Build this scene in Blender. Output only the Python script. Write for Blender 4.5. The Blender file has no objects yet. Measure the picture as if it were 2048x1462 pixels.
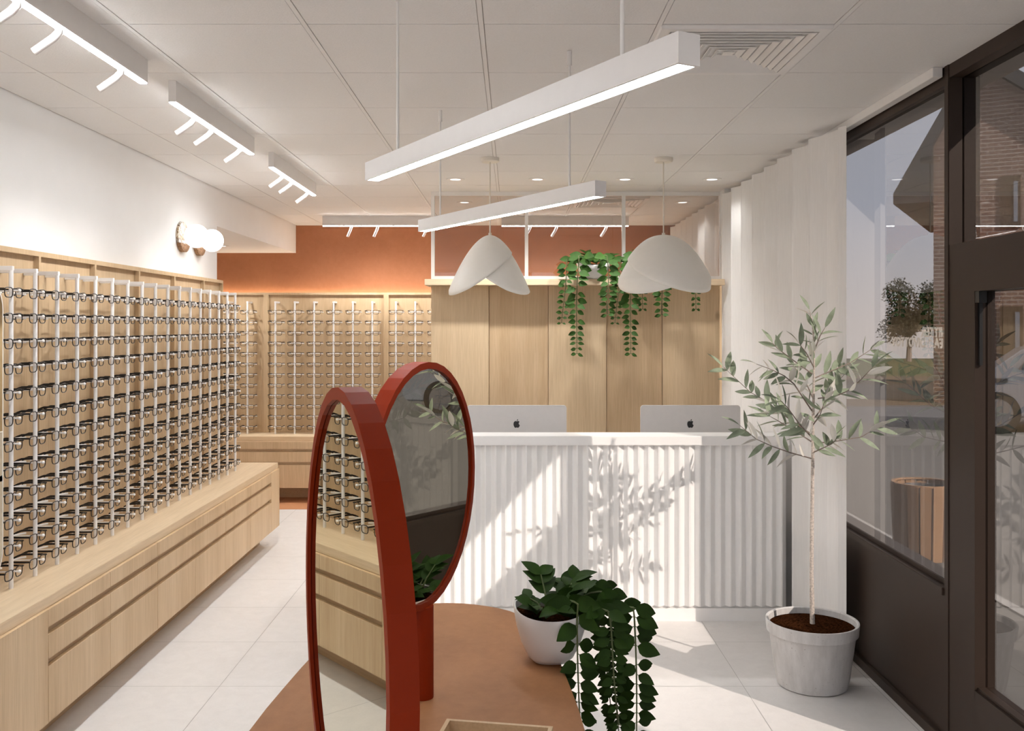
import bpy, bmesh, math, random
from mathutils import Vector, Matrix
R = math.radians
sc = bpy.context.scene
COL = sc.collection
F, CX, CY, EYE = 1867.0, 1024.0, 652.0, 1.65
CEIL = EYE + 1.017
ORD = ['first','second','third','fourth','fifth','sixth','seventh','eighth','ninth','tenth','eleventh','twelfth','thirteenth','fourteenth','fifteenth','sixteenth','seventeenth','eighteenth']

def at(px, py, y):                       # photo pixel at depth y -> world point
    return Vector(((px - CX) * y / F, y, EYE - (py - CY) * y / F))

# ------------------------------------------------------------------ materials
def nodes(name):
    m = bpy.data.materials.new(name); m.use_nodes = True
    nt = m.node_tree; nt.nodes.clear()
    out = nt.nodes.new('ShaderNodeOutputMaterial')
    return m, nt, out

def N(nt, t, **kw):
    n = nt.nodes.new(t)
    for k, v in kw.items():
        if k in n.inputs.keys(): n.inputs[k].default_value = v
        else: setattr(n, k, v)
    return n

def pbsdf(nt, out, rough, metal=0.0, spec=0.5):
    b = nt.nodes.new('ShaderNodeBsdfPrincipled')
    b.inputs['Roughness'].default_value = rough
    b.inputs['Metallic'].default_value = metal
    b.inputs['Specular IOR Level'].default_value = spec
    nt.links.new(b.outputs[0], out.inputs[0])
    return b

def c4(c): return (c[0], c[1], c[2], 1.0)

def coords(nt, scale, kind='Position', rot=(0, 0, 0)):
    if kind == 'Position':
        g = nt.nodes.new('ShaderNodeNewGeometry'); src = g.outputs['Position']
    else:
        g = nt.nodes.new('ShaderNodeTexCoord'); src = g.outputs['Object']
    mp = nt.nodes.new('ShaderNodeMapping'); mp.inputs['Scale'].default_value = scale
    mp.inputs['Rotation'].default_value = rot
    nt.links.new(src, mp.inputs[0])
    return mp.outputs[0]

def noise(nt, vec, scale, detail=3, rough=.55, dist=0.0):
    n = nt.nodes.new('ShaderNodeTexNoise')
    n.inputs['Scale'].default_value = scale; n.inputs['Detail'].default_value = detail
    n.inputs['Roughness'].default_value = rough; n.inputs['Distortion'].default_value = dist
    nt.links.new(vec, n.inputs['Vector'])
    return n.outputs['Fac']

def ramp(nt, fac, stops):
    r = nt.nodes.new('ShaderNodeValToRGB')
    while len(r.color_ramp.elements) < len(stops): r.color_ramp.elements.new(.5)
    for e, (p, c) in zip(r.color_ramp.elements, stops):
        e.position = p; e.color = c4(c)
    nt.links.new(fac, r.inputs[0])
    return r.outputs[0]

def mixc(nt, fac, a, b, mode='MIX'):
    m = nt.nodes.new('ShaderNodeMix'); m.data_type = 'RGBA'; m.blend_type = mode
    for idx, v in ((0, fac), (6, a), (7, b)):
        if hasattr(v, 'node'): nt.links.new(v, m.inputs[idx])
        else: m.inputs[idx].default_value = v if idx == 0 else c4(v)
    return m.outputs[2]

def bump(nt, b, h, strength=.2, dist=.01):
    bp = nt.nodes.new('ShaderNodeBump')
    bp.inputs['Strength'].default_value = strength; bp.inputs['Distance'].default_value = dist
    nt.links.new(h, bp.inputs['Height']); nt.links.new(bp.outputs[0], b.inputs['Normal'])

def plain(name, col, rough=.5, metal=0.0, spec=.5, var=.03, vs=30, bmp=0.0):
    m, nt, out = nodes(name); b = pbsdf(nt, out, rough, metal, spec)
    v = coords(nt, (1, 1, 1), 'Object'); n = noise(nt, v, vs, 4)
    lo = [x * (1 - var) for x in col]; hi = [min(1, x * (1 + var)) for x in col]
    nt.links.new(ramp(nt, n, [(.3, lo), (.7, hi)]), b.inputs['Base Color'])
    if bmp: bump(nt, b, n, bmp, .004)
    return m

def wood(name, dark, light, grain='z', rough=.45, band=1.0, knots=.0):
    m, nt, out = nodes(name); b = pbsdf(nt, out, rough, 0, .35)
    s = {'z': (1, 1, .045), 'y': (1, .045, 1), 'x': (.045, 1, 1)}[grain]
    v = coords(nt, s)
    fine = noise(nt, v, 130, 4, .6)
    mid = noise(nt, v, 22, 4, .6, 1.2)
    s2 = {'z': (1, 1, .002), 'y': (1, .002, 1), 'x': (.002, 1, 1)}[grain]
    plank = noise(nt, coords(nt, s2), 7.0, 1, .4)
    pl2 = [(d * (1 - .55 * band) + l * .55 * band) for d, l in zip(dark, light)]
    c1 = ramp(nt, mid, [(.25, dark), (.75, light)])
    c2 = mixc(nt, .42, c1, ramp(nt, fine, [(.3, [x * .82 for x in dark]), (.62, light)]))
    c3 = mixc(nt, .5 * band, c2, ramp(nt, plank, [(.35, dark), (.65, light)]), 'MIX')
    if knots:
        vo = nt.nodes.new('ShaderNodeTexVoronoi'); vo.inputs['Scale'].default_value = 2.6
        nt.links.new(coords(nt, {'z': (1, 1, .55), 'y': (1, .55, 1), 'x': (.55, 1, 1)}[grain]), vo.inputs['Vector'])
        k = ramp(nt, vo.outputs['Distance'], [(.02, (1, 1, 1)), (.06, (0, 0, 0))])
        bw = nt.nodes.new('ShaderNodeRGBToBW'); nt.links.new(k, bw.inputs[0])
        mu = N(nt, 'ShaderNodeMath', operation='MULTIPLY'); mu.inputs[1].default_value = knots
        nt.links.new(bw.outputs[0], mu.inputs[0])
        c3 = mixc(nt, mu.outputs[0], c3, [x * .5 for x in dark])
    nt.links.new(c3, b.inputs['Base Color'])
    bump(nt, b, fine, .06, .002)
    return m

def mottled(name, a, bcol, rough=.6, scale=3.0, grain=(1, 1, 1), bmp=.05, spec=.3):
    m, nt, out = nodes(name); b = pbsdf(nt, out, rough, 0, spec)
    v = coords(nt, grain)
    n1 = noise(nt, v, scale, 8, .68, .6); n2 = noise(nt, v, scale * 9, 5, .7)
    c = mixc(nt, .35, ramp(nt, n1, [(.3, a), (.7, bcol)]), ramp(nt, n2, [(.3, a), (.7, bcol)]))
    nt.links.new(c, b.inputs['Base Color']); bump(nt, b, n2, bmp, .003)
    return m

def emis(name, col, st):
    m, nt, out = nodes(name); e = nt.nodes.new('ShaderNodeEmission')
    e.inputs[0].default_value = c4(col); e.inputs[1].default_value = st
    nt.links.new(e.outputs[0], out.inputs[0]); return m

def glass(name, tint, ior, gloss=(1, 1, 1)):
    m, nt, out = nodes(name)
    tr = nt.nodes.new('ShaderNodeBsdfTransparent'); tr.inputs[0].default_value = c4(tint)
    gl = nt.nodes.new('ShaderNodeBsdfGlossy'); gl.inputs['Roughness'].default_value = 0.0
    gl.inputs[0].default_value = c4(gloss)
    fr = nt.nodes.new('ShaderNodeFresnel'); fr.inputs[0].default_value = ior
    geo = nt.nodes.new('ShaderNodeNewGeometry')
    inv = N(nt, 'ShaderNodeMath', operation='SUBTRACT'); inv.inputs[0].default_value = 1
    nt.links.new(geo.outputs['Backfacing'], inv.inputs[1])
    mu = N(nt, 'ShaderNodeMath', operation='MULTIPLY')
    nt.links.new(fr.outputs[0], mu.inputs[0]); nt.links.new(inv.outputs[0], mu.inputs[1])
    mx = nt.nodes.new('ShaderNodeMixShader')
    nt.links.new(mu.outputs[0], mx.inputs[0]); nt.links.new(tr.outputs[0], mx.inputs[1]); nt.links.new(gl.outputs[0], mx.inputs[2])
    nt.links.new(mx.outputs[0], out.inputs[0]); return m

def leafmat(name, top, under, rough=.45, vein=True):
    m, nt, out = nodes(name); b = pbsdf(nt, out, rough, 0, .15)
    v = coords(nt, (1, 1, 1), 'Object'); n = noise(nt, v, 14, 3)
    t = ramp(nt, n, [(.3, [x * .7 for x in top]), (.7, [x * 1.25 for x in top])])
    geo = nt.nodes.new('ShaderNodeNewGeometry')
    nt.links.new(mixc(nt, geo.outputs['Backfacing'], t, under), b.inputs['Base Color'])
    return m

M = {}
M['white_wall'] = plain('white_wall', (.895, .888, .88), .6, var=.01, vs=6)
M['ceiling_tile'] = plain('ceiling_tile', (.84, .828, .818), .8, var=.025, vs=160, bmp=.25)
M['grid'] = plain('ceiling_grid', (.83, .818, .808), .5, var=.01)
M['groove'] = plain('groove', (.42, .38, .35), .8, var=.01)
M['white_metal'] = plain('white_metal', (.86, .84, .825), .35, var=.01)
M['white_lacquer'] = plain('white_lacquer', (.90, .885, .87), .42, var=.01)
M['oak'] = wood('oak_front', (.53, .36, .20), (.72, .54, .345), 'z', .45, .8)
M['oak_top'] = wood('oak_top', (.61, .45, .28), (.77, .61, .42), 'y', .4, .5)
M['oak_top_x'] = wood('oak_top_across', (.66, .49, .31), (.82, .66, .46), 'x', .4, .5)
M['oak_panel'] = wood('oak_panel', (.50, .345, .195), (.665, .495, .315), 'z', .5, .6)
M['oak_a'] = wood('oak_board_pale', (.51, .365, .215), (.69, .535, .355), 'z', .5, .7, .5)
M['oak_b'] = wood('oak_board_warm', (.465, .32, .18), (.63, .465, .295), 'z', .5, .7, .5)
M['oak_kick'] = wood('oak_kick', (.50, .34, .20), (.62, .45, .28), 'y', .5, .4)
M['terracotta'] = mottled('terracotta_plaster', (.37, .145, .068), (.47, .20, .10), .75, 2.2)
M['table'] = mottled('terracotta_top', (.262, .112, .045), (.38, .18, .08), .5, 4.0, (1, .8, 1), .03, .2)
M['terra_floor'] = mottled('terracotta_floor', (.50, .22, .10), (.60, .30, .155), .5, 5)
M['floor'] = mottled('floor_stone', (.69, .665, .645), (.78, .755, .735), .42, 14, (1, 1, 1), .04, .35)
M['grout'] = plain('grout', (.42, .40, .38), .8)
M['brown'] = plain('dark_brown_frame', (.038, .024, .017), .5, 0, .25, var=.05, vs=5)
M['black'] = plain('black_metal', (.006, .006, .006), .4)
M['specs'] = plain('black_acetate', (.012, .011, .011), .3)
M['red'] = plain('red_lacquer', (.235, .021, .0025), .45, 0, .12, var=.02)
M['mirror'] = None
m_, nt_, out_ = nodes('mirror_glass')
g_ = nt_.nodes.new('ShaderNodeBsdfGlossy'); g_.inputs[0].default_value = (.80, .79, .70, 1); g_.inputs['Roughness'].default_value = 0
nt_.links.new(g_.outputs[0], out_.inputs[0]); M['mirror'] = m_
M['curtain'] = None
m_, nt_, out_ = nodes('curtain_cloth')
b_ = pbsdf(nt_, out_, .8, 0, .1)
n_ = noise(nt_, coords(nt_, (1, 1, .1), 'Object'), 90, 3)
nt_.links.new(ramp(nt_, n_, [(.3, (.84, .825, .81)), (.7, (.88, .865, .85))]), b_.inputs['Base Color'])
t_ = nt_.nodes.new('ShaderNodeBsdfTranslucent'); t_.inputs[0].default_value = (.86, .83, .79, 1)
x_ = nt_.nodes.new('ShaderNodeMixShader'); x_.inputs[0].default_value = .07
nt_.links.new(b_.outputs[0], x_.inputs[1]); nt_.links.new(t_.outputs[0], x_.inputs[2]); nt_.links.new(x_.outputs[0], out_.inputs[0])
M['curtain'] = m_
M['pendant'] = plain('cream_shade', (.90, .88, .83), .5, var=.01)
M['cream'] = plain('cream_metal', (.80, .755, .67), .45, var=.01)
M['alu'] = plain('aluminium', (.66, .635, .625), .45, 0, .4, var=.02)
M['logo'] = plain('logo_black', (.008, .008, .008), .3)
M['ceramic'] = plain('white_ceramic', (.80, .785, .765), .35, var=.02, vs=12)
M['soil'] = plain('soil', (.032, .0115, .0045), 1.0, 0, .0, var=.8, vs=110, bmp=1.0)
M['leaf'] = leafmat('trailing_leaf', (.032, .080, .013), (.045, .10, .02), .6)
M['leaf_deep'] = leafmat('trailing_leaf_deep', (.019, .045, .0045), (.034, .08, .009), .6)
M['stem'] = plain('green_stem', (.10, .125, .045), .5)
M['olive'] = leafmat('olive_leaf', (.30, .355, .25), (.82, .79, .72), .5)
M['bark'] = plain('pale_bark', (.60, .52, .455), .8, var=.35, vs=120, bmp=.5)
M['twig'] = plain('twig', (.27, .21, .175), .7, var=.2, vs=60)
M['lamp'] = emis('lamp_white', (.965, .985, 1), 20.0)
M['strip'] = emis('track_strip', (.965, .985, 1), 30.0)
M['disc'] = emis('downlight_disc', (1, .97, .93), 1.0)
M['globe'] = emis('opal_globe', (1, .98, .95), 1.5)
M['cove'] = emis('cove_led', (1, .86, .64), 5.0)
M['glass'] = glass('shopfront_glass', (.32, .308, .30), 1.75, (.92, .90, .88))
M['clear'] = glass('fill_window_glass', (.52, .52, .525), 1.45)  # pane of the added window; its tint sets the fill from behind
M['pane'] = glass('partition_glass', (.86, .85, .84), 2.0, (.9, .88, .86))
m_, nt_, out_ = nodes('white_vinyl'); b_ = pbsdf(nt_, out_, .6, 0, .2); b_.inputs['Base Color'].default_value = (.88, .86, .83, 1)
t_ = nt_.nodes.new('ShaderNodeBsdfTranslucent'); t_.inputs[0].default_value = (.95, .93, .90, 1)
x_ = nt_.nodes.new('ShaderNodeMixShader'); x_.inputs[0].default_value = .7
nt_.links.new(b_.outputs[0], x_.inputs[1]); nt_.links.new(t_.outputs[0], x_.inputs[2]); nt_.links.new(x_.outputs[0], out_.inputs[0]); M['lettering'] = m_
# concrete pot
m_, nt_, out_ = nodes('concrete'); b_ = pbsdf(nt_, out_, .75, 0, .3)
v1_ = coords(nt_, (1, 1, .25), 'Object'); v2_ = coords(nt_, (1, 1, 1), 'Object')
a_ = ramp(nt_, noise(nt_, v1_, 26, 5, .6), [(.3, (.55, .53, .515)), (.7, (.70, .68, .665))])
k_ = ramp(nt_, noise(nt_, v2_, 110, 2), [(.68, (0, 0, 0)), (.76, (1, 1, 1))])
bw_ = nt_.nodes.new('ShaderNodeRGBToBW'); nt_.links.new(k_, bw_.inputs[0])
nt_.links.new(mixc(nt_, bw_.outputs[0], a_, (.36, .34, .325)), b_.inputs['Base Color'])
bump(nt_, b_, noise(nt_, v2_, 60, 4), .12, .004); M['concrete'] = m_
# marble + cork for the sconce plates
m_, nt_, out_ = nodes('marble'); b_ = pbsdf(nt_, out_, .25)
v_ = coords(nt_, (1, 1, 1))
nt_.links.new(ramp(nt_, noise(nt_, v_, 9, 5, .6, 2.5), [(.36, (.75, .66, .53)), (.47, (.12, .05, .02)), (.53, (.62, .46, .28)), (.62, (.82, .76, .68))]), b_.inputs['Base Color'])
M['marble'] = m_
M['cork'] = plain('cork', (.30, .165, .085), .8, var=.6, vs=120)
# brick
m_, nt_, out_ = nodes('brick'); b_ = pbsdf(nt_, out_, .85, 0, .2)
br_ = nt_.nodes.new('ShaderNodeTexBrick'); br_.inputs['Scale'].default_value = 1
br_.inputs['Color1'].default_value = (.165, .10, .078, 1); br_.inputs['Color2'].default_value = (.205, .135, .108, 1); br_.inputs['Mortar'].default_value = (.32, .265, .235, 1)
br_.inputs['Mortar Size'].default_value = .012; br_.inputs['Brick Width'].default_value = .23; br_.inputs['Row Height'].default_value = .085
tc_ = nt_.nodes.new('ShaderNodeTexCoord'); sp_ = nt_.nodes.new('ShaderNodeSeparateXYZ'); cb_ = nt_.nodes.new('ShaderNodeCombineXYZ')
nt_.links.new(tc_.outputs['Object'], sp_.inputs[0]); nt_.links.new(sp_.outputs[0], cb_.inputs[0]); nt_.links.new(sp_.outputs[2], cb_.inputs[1])
nt_.links.new(cb_.outputs[0], br_.inputs['Vector']); nt_.links.new(br_.outputs['Color'], b_.inputs['Base Color']); M['brick'] = m_
M['fascia'] = plain('dark_fascia', (.045, .042, .042), .6)
M['ext_door'] = plain('brown_door', (.07, .042, .02), .5)
M['ext_glass'] = plain('pale_window_pane', (.20, .22, .26), .1)
M['grass'] = mottled('grass', (.055, .065, .02), (.085, .09, .03), .9, .8)
M['asphalt'] = mottled('asphalt', (.10, .10, .108), (.13, .13, .137), .9, 2.0)
M['pave'] = mottled('paving', (.115, .108, .10), (.15, .142, .134), .85, 3.0)
M['verge'] = mottled('bare_verge', (.10, .072, .048), (.13, .095, .065), .9, 2.0)
M['kerb'] = plain('pale_kerb', (.36, .35, .34), .8)
M['canopy'] = plain('canopy_soffit', (.55, .45, .36), .7)
M['car'] = plain('silver_paint', (.26, .27, .30), .3, .4, var=.01)
M['car_glass'] = plain('car_glass', (.05, .055, .065), .05)
M['tyre'] = plain('tyre', (.012, .012, .012), .7)
M['rim'] = plain('wheel_rim', (.35, .35, .36), .3, .8)
M['cedar'] = wood('cedar_slat', (.30, .16, .08), (.44, .26, .135), 'z', .6, .3)
M['strap'] = plain('dark_strap', (.05, .05, .055), .5)
M['far_leaf'] = leafmat('far_leaf', (.030, .030, .015), (.036, .036, .018), .8)

# ------------------------------------------------------------------ mesh helpers
class MB:
    def __init__(s): s.v = []; s.f = []; s.m = []; s.cur = 0
    def face(s, idx): s.f.append(idx); s.m.append(s.cur)
    def add(s, vs, fs):
        o = len(s.v); s.v += [tuple(v) for v in vs]
        for f in fs: s.face([i + o for i in f])
        return s
    def box(s, x0, x1, y0, y1, z0, z1):
        return s.add([(x0,y0,z0),(x1,y0,z0),(x1,y1,z0),(x0,y1,z0),(x0,y0,z1),(x1,y0,z1),(x1,y1,z1),(x0,y1,z1)],
                     [(0,3,2,1),(4,5,6,7),(0,1,5,4),(1,2,6,5),(2,3,7,6),(3,0,4,7)])
    def obox(s, c, ax, ay, az):               # oriented box: centre + three half-axis vectors
        c, ax, ay, az = Vector(c), Vector(ax), Vector(ay), Vector(az)
        vs = [c + a*ax + b*ay + d*az for d in (-1,1) for a, b in ((-1,-1),(1,-1),(1,1),(-1,1))]
        return s.add(vs, [(0,3,2,1),(4,5,6,7),(0,1,5,4),(1,2,6,5),(2,3,7,6),(3,0,4,7)])
    def tube(s, pts, r, n=8, cap=True, rb=None, closed=False):
        pts = [Vector(p) for p in pts]; L = len(pts)
        rs = r if isinstance(r, (list, tuple)) else [r]*L
        rings = []; up = None
        for i, p in enumerate(pts):
            if closed: t = pts[(i+1) % L] - pts[i-1]
            else: t = pts[min(i+1, L-1)] - pts[max(i-1, 0)]
            t = t.normalized() if t.length > 1e-9 else Vector((0,0,1))
            if up is None: up = Vector((0,0,1)) if abs(t.z) < .9 else Vector((1,0,0))
            a = t.cross(up)
            if a.length < 1e-6: a = t.orthogonal()
            a.normalize(); b = a.cross(t).normalized(); up = b
            k = rb if rb else 1.0
            rings.append([p + (a*math.cos(2*math.pi*j/n) + b*math.sin(2*math.pi*j/n)*k)*rs[i] for j in range(n)])
        o = len(s.v); s.v += [tuple(q) for rg in rings for q in rg]
        M_ = L if closed else L-1
        for i in range(M_):
            i2 = (i+1) % L
            for j in range(n):
                s.face([o+i*n+j, o+i2*n+j, o+i2*n+(j+1)%n, o+i*n+(j+1)%n][::-1])
        if cap and not closed:
            s.face([o+j for j in range(n)]); s.face([o+(L-1)*n+j for j in range(n)][::-1])
        return s
    def lathe(s, prof, n=32, c=(0,0,0), capb=False, capt=False, sq=None, wob=None):   # profile of (r, z)
        o = len(s.v); c = Vector(c)
        for r, z in prof:
            for j in range(n):
                a = 2*math.pi*j/n; ca, sa = math.cos(a), math.sin(a)
                if sq:
                    k = (abs(ca)**sq + abs(sa)**sq)**(-1.0/sq); ca *= k; sa *= k
                dz = wob(a, r, z) if wob else 0
                s.v.append((c.x + r*ca, c.y + r*sa, c.z + z + dz))
        for i in range(len(prof)-1):
            for j in range(n):
                s.face([o+i*n+j, o+i*n+(j+1)%n, o+(i+1)*n+(j+1)%n, o+(i+1)*n+j])
        if capb: s.face([o+j for j in range(n)][::-1])
        if capt: s.face([o+(len(prof)-1)*n+j for j in range(n)])
        return s
    def prism(s, poly, z0, z1):               # polygon in xy (ccw), extruded in z
        n = len(poly)
        vs = [(x, y, z0) for x, y in poly] + [(x, y, z1) for x, y in poly]
        return s.add(vs, [tuple(range(n))[::-1], tuple(range(n, 2*n))] + [(i, (i+1)%n, n+(i+1)%n, n+i) for i in range(n)])
    def prism_dir(s, pts3, d):                # planar polygon in 3d extruded along d
        n = len(pts3); d = Vector(d)
        vs = [Vector(p) for p in pts3] + [Vector(p)+d for p in pts3]
        return s.add(vs, [tuple(range(n))[::-1], tuple(range(n, 2*n))] + [(i, (i+1)%n, n+(i+1)%n, n+i) for i in range(n)])
    def sphere(s, c, r, seg=20, rings=12):
        return s.lathe([(r*math.sin(math.pi*i/rings)+1e-5, -r*math.cos(math.pi*i/rings)) for i in range(rings+1)], seg, c)
    def leaf(s, base, d, up, L, W, bend=.15, fold=.15, tip=.5, n=5):
        base = Vector(base); d = Vector(d).normalized(); up = Vector(up)
        side = d.cross(up)
        side = side.normalized() if side.length > 1e-6 else d.orthogonal().normalized()
        up = side.cross(d).normalized()
        o = len(s.v)
        for i in range(n+1):
            t = i/n
            w = W * (math.sin(math.pi * t**tip) ** .85 if 0 < t < 1 else 0.0) * .5
            w = max(w, W*.02)
            c = base + d*(L*t) - up*(bend*L*t*t)
            s.v += [tuple(c - side*w + up*(fold*w)), tuple(c), tuple(c + side*w + up*(fold*w))]
        for i in range(n):
            a = o+i*3
            s.face([a, a+1, a+4, a+3]); s.face([a+1, a+2, a+5, a+4])
        return s
    def build(s, name, mats, parent=None, smooth=False, bevel=0, angle=40, label=None, offset=None):
        me = bpy.data.meshes.new(name)
        off = Vector(offset) if offset is not None else (wloc(parent) if parent else Vector((0,0,0)))
        me.from_pydata([tuple(Vector(v)-off) for v in s.v], [], s.f)
        for k in (mats if isinstance(mats, (list, tuple)) else [mats]): me.materials.append(M[k] if isinstance(k, str) else k)
        if any(s.m): me.polygons.foreach_set('material_index', s.m)
        if bevel:
            bm = bmesh.new(); bm.from_mesh(me)
            bmesh.ops.remove_doubles(bm, verts=bm.verts, dist=1e-6)
            es = [e for e in bm.edges if len(e.link_faces) == 2 and e.calc_face_angle(0) > R(30)]
            bmesh.ops.bevel(bm, geom=es, offset=bevel, segments=2, affect='EDGES', clamp_overlap=True)
            bm.to_mesh(me); bm.free()
        if smooth:
            me.polygons.foreach_set('use_smooth', [True]*len(me.polygons))
            me.set_sharp_from_angle(angle=R(angle))
        me.update()
        o = bpy.data.objects.new(name, me); COL.objects.link(o)
        if parent is not None: o.parent = parent
        elif offset is not None: o.location = off
        if label: o['label'] = label
        return o

def wloc(o):
    v = Vector((0,0,0))
    while o is not None: v = v + o.location; o = o.parent
    return v

def thing(name, label, cat, loc=(0,0,0), group=None):
    o = bpy.data.objects.new(name, None); COL.objects.link(o); o.location = loc
    o.empty_display_size = .1
    return tag(o, label, cat, group)

def tag(o, label, cat, group=None):
    o['label'] = label; o['category'] = cat
    if group: o['group'] = group
    return o

def struct(o):
    o['kind'] = 'structure'; return o

def copy_tree(o, parent=None):
    c = o.copy(); COL.objects.link(c)
    if parent is not None: c.parent = parent
    for ch in list(o.children): copy_tree(ch, c)
    return c

# ------------------------------------------------------------------ room shell
WL, WR, YB, YF = -2.187, 1.70, 9.45, -2.6        # left wall, window wall, back wall, wall behind the camera
XA = -3.5                                        # alcove at the far left
# floor: tiles over a grout bed
b = MB(); b.cur = 1
b.box(XA, 1.95, YF-.2, 10.0, -.12, -.0025)
b.cur = 0; g = .0011
xs = [XA] + [-.14 + .6*k for k in range(-5, 4)] + [1.71]
ys = [YF] + [4.276 + .6*k for k in range(-11, 7)] + [8.40]
for i in range(len(xs)-1):
    for j in range(len(ys)-1):
        if ys[j+1] - ys[j] < .01: continue
        b.add([(xs[i]+g, ys[j]+g, 0), (xs[i+1]-g, ys[j]+g, 0), (xs[i+1]-g, ys[j+1]-g, 0), (xs[i]+g, ys[j+1]-g, 0)], [(0,1,2,3)])
struct(b.build('floor', ['floor', 'grout']))
b = MB()
for i in range(8):
    x0 = XA + i*.66
    b.box(x0+.001, x0+.658, 8.402, 9.46, -.002, .0005)
struct(b.build('floor_terracotta', 'terra_floor'))
# ceiling: lay-in tiles, long bars, thin cross joints
b = MB(); b.cur = 1
b.box(-3.6, 2.0, YF-.2, 9.7, CEIL+.004, CEIL+.18)
b.cur = 0
xs = [WL] + [-.10 + .6*k - (.003 if k < 0 else 0) for k in range(-3, 4)]
xs[-1] = 1.72; xs = [WL, -1.9, -1.305, -.70, -.104, .498, 1.095, 1.72]
ys = [YF] + [3.146 + .6*k for k in range(-9, 11)] + [YB]
for i in range(len(xs)-1):
    for j in range(len(ys)-1):
        b.box(xs[i]+.0105, xs[i+1]-.0105, ys[j]+.0026, ys[j+1]-.0026, CEIL, CEIL+.0045)
struct(b.build('ceiling', ['ceiling_tile', 'groove']))
b = MB()
for x in xs[1:-1]: b.box(x-.008, x+.008, YF, YB, CEIL-.0015, CEIL+.005)
struct(b.build('trim_1', 'grid'))
# walls
b = MB(); b.box(WL-.25, WL, YF, 6.92, 0, CEIL+.01); struct(b.build('wall_left', 'white_wall'))
b = MB(); b.box(XA, 2.3, YB, YB+.15, 0, CEIL+.01); struct(b.build('wall_back', 'terracotta'))
b = MB(); b.box(XA-.15, XA, 6.7, YB, 0, CEIL+.01); b.box(XA, WL-.25, 6.7, 6.92, 0, CEIL+.01); struct(b.build('wall_alcove', 'white_wall'))
b = MB(); b.box(XA, WL, 6.92, YB-.001, EYE+.739, CEIL+.01); struct(b.build('ceiling_bulkhead', 'white_wall'))
b = MB()
b.box(WL-.25, WL+.25, YF-.15, YF, 0, CEIL+.01); b.box(1.5, 1.9, YF-.15, YF, 0, CEIL+.01)
b.box(WL+.25, 1.5, YF-.15, YF, 0, .12); b.box(WL+.25, 1.5, YF-.15, YF, CEIL-.05, CEIL+.01)
struct(b.build('wall_front', 'white_wall'))
b = MB()
for x in (WL+.25, WL+.25+1.12, WL+.25+2.24, 1.45): b.box(x, x+.05, YF-.10, YF-.04, .12, CEIL-.05)
w2 = struct(b.build('added_fill_window', 'brown'))  # unseen glazed front, added to let soft sky light in behind the camera
b = MB(); b.box(WL+.25, 1.5, YF-.078, YF-.070, .12, CEIL-.05); struct(b.build('window_pane', 'clear', w2))
b = MB(); b.box(WR, WR+.16, YF, 2.36, 0, CEIL+.01); struct(b.build('wall_right', 'white_wall'))

# window wall: dark brown shopfront
SILL, Y0W = .622, 3.665
b = MB()
b.box(WR, WR+.11, Y0W-.001, YB, 0, SILL-.03)                      # kick panel under the pane
b.box(WR-.012, WR+.11, Y0W, YB, SILL-.03, SILL)
struct(b.build('wall_right_panel', 'brown', bevel=.002))
b = MB(); b.box(WR-.02, WR, 2.36, 9.4, 0, .045); struct(b.build('baseboard_right', 'brown', bevel=.002))
b = MB(); b.box(WR-.004, WR+.12, 3.628, Y0W, 0, CEIL+.01); struct(b.build('trim_2', 'brown', bevel=.003))
# window 1
b = MB()
b.box(WR, WR+.10, Y0W, YB, CEIL-.073, CEIL+.01)
b.box(WR+.035, WR+.06, Y0W, Y0W+.012, SILL, CEIL-.07)
b.box(WR+.02, WR+.10, Y0W, YB, SILL, SILL+.02)
b.box(WR+.02, WR+.10, 6.98, 7.05, SILL, CEIL-.07)
w1 = struct(b.build('window_1', 'brown'))
b = MB(); b.box(WR+.024, WR+.032, Y0W, YB, SILL, CEIL-.06)
struct(b.build('window_pane', 'glass', w1))
# door + transom
b = MB()
DZ0, DZ1 = .31, 1.778
b.box(WR, WR+.10, 2.36, 3.628, DZ1, 1.965)                        # transom bar
b.box(WR, WR+.10, 2.36, 3.628, 2.615, CEIL+.01)
b.box(WR, WR+.075, 2.42, 3.432, 0.004, DZ0)
b.box(WR, WR+.075, 3.43, 3.627, 0.004, DZ1)
b.box(WR+.01, WR+.075, 2.36, 2.47, 0.004, DZ1)
b.box(WR+.02, WR+.09, 2.36, 2.44, 1.965, 2.62)
b.box(WR+.012, WR+.07, 2.47, 3.43, DZ0, DZ0+.012)
d1 = struct(b.build('door_1', 'brown'))
b = MB(); b.box(WR+.040, WR+.048, 2.47, 3.43, DZ0, DZ1); b.box(WR+.05, WR+.058, 2.44, 3.628, 1.965, 2.615)
struct(b.build('door_pane', 'glass', d1))
b = MB(); b.box(WR+.012, WR+.024, 3.418, 3.4295, EYE-.145, EYE+.105); b.box(WR+.001, WR+.03, 3.40, 3.4295, EYE+.085, EYE+.127)
b.build('door_pull', 'black', d1)

# canopy outside
b = MB(); b.box(1.84, 2.09, -3.5, 14, 2.71, 2.80); b.box(1.80, 1.86, YF, 14, CEIL+.005, 3.4)
struct(b.build('roof_canopy', 'canopy'))
b = MB(); b.box(-3.7, 1.9, YF-.3, 9.8, CEIL+.2, CEIL+.4); struct(b.build('roof_sun_block', 'white_wall'))  # unseen slab over the ceiling, added to block the sun

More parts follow.
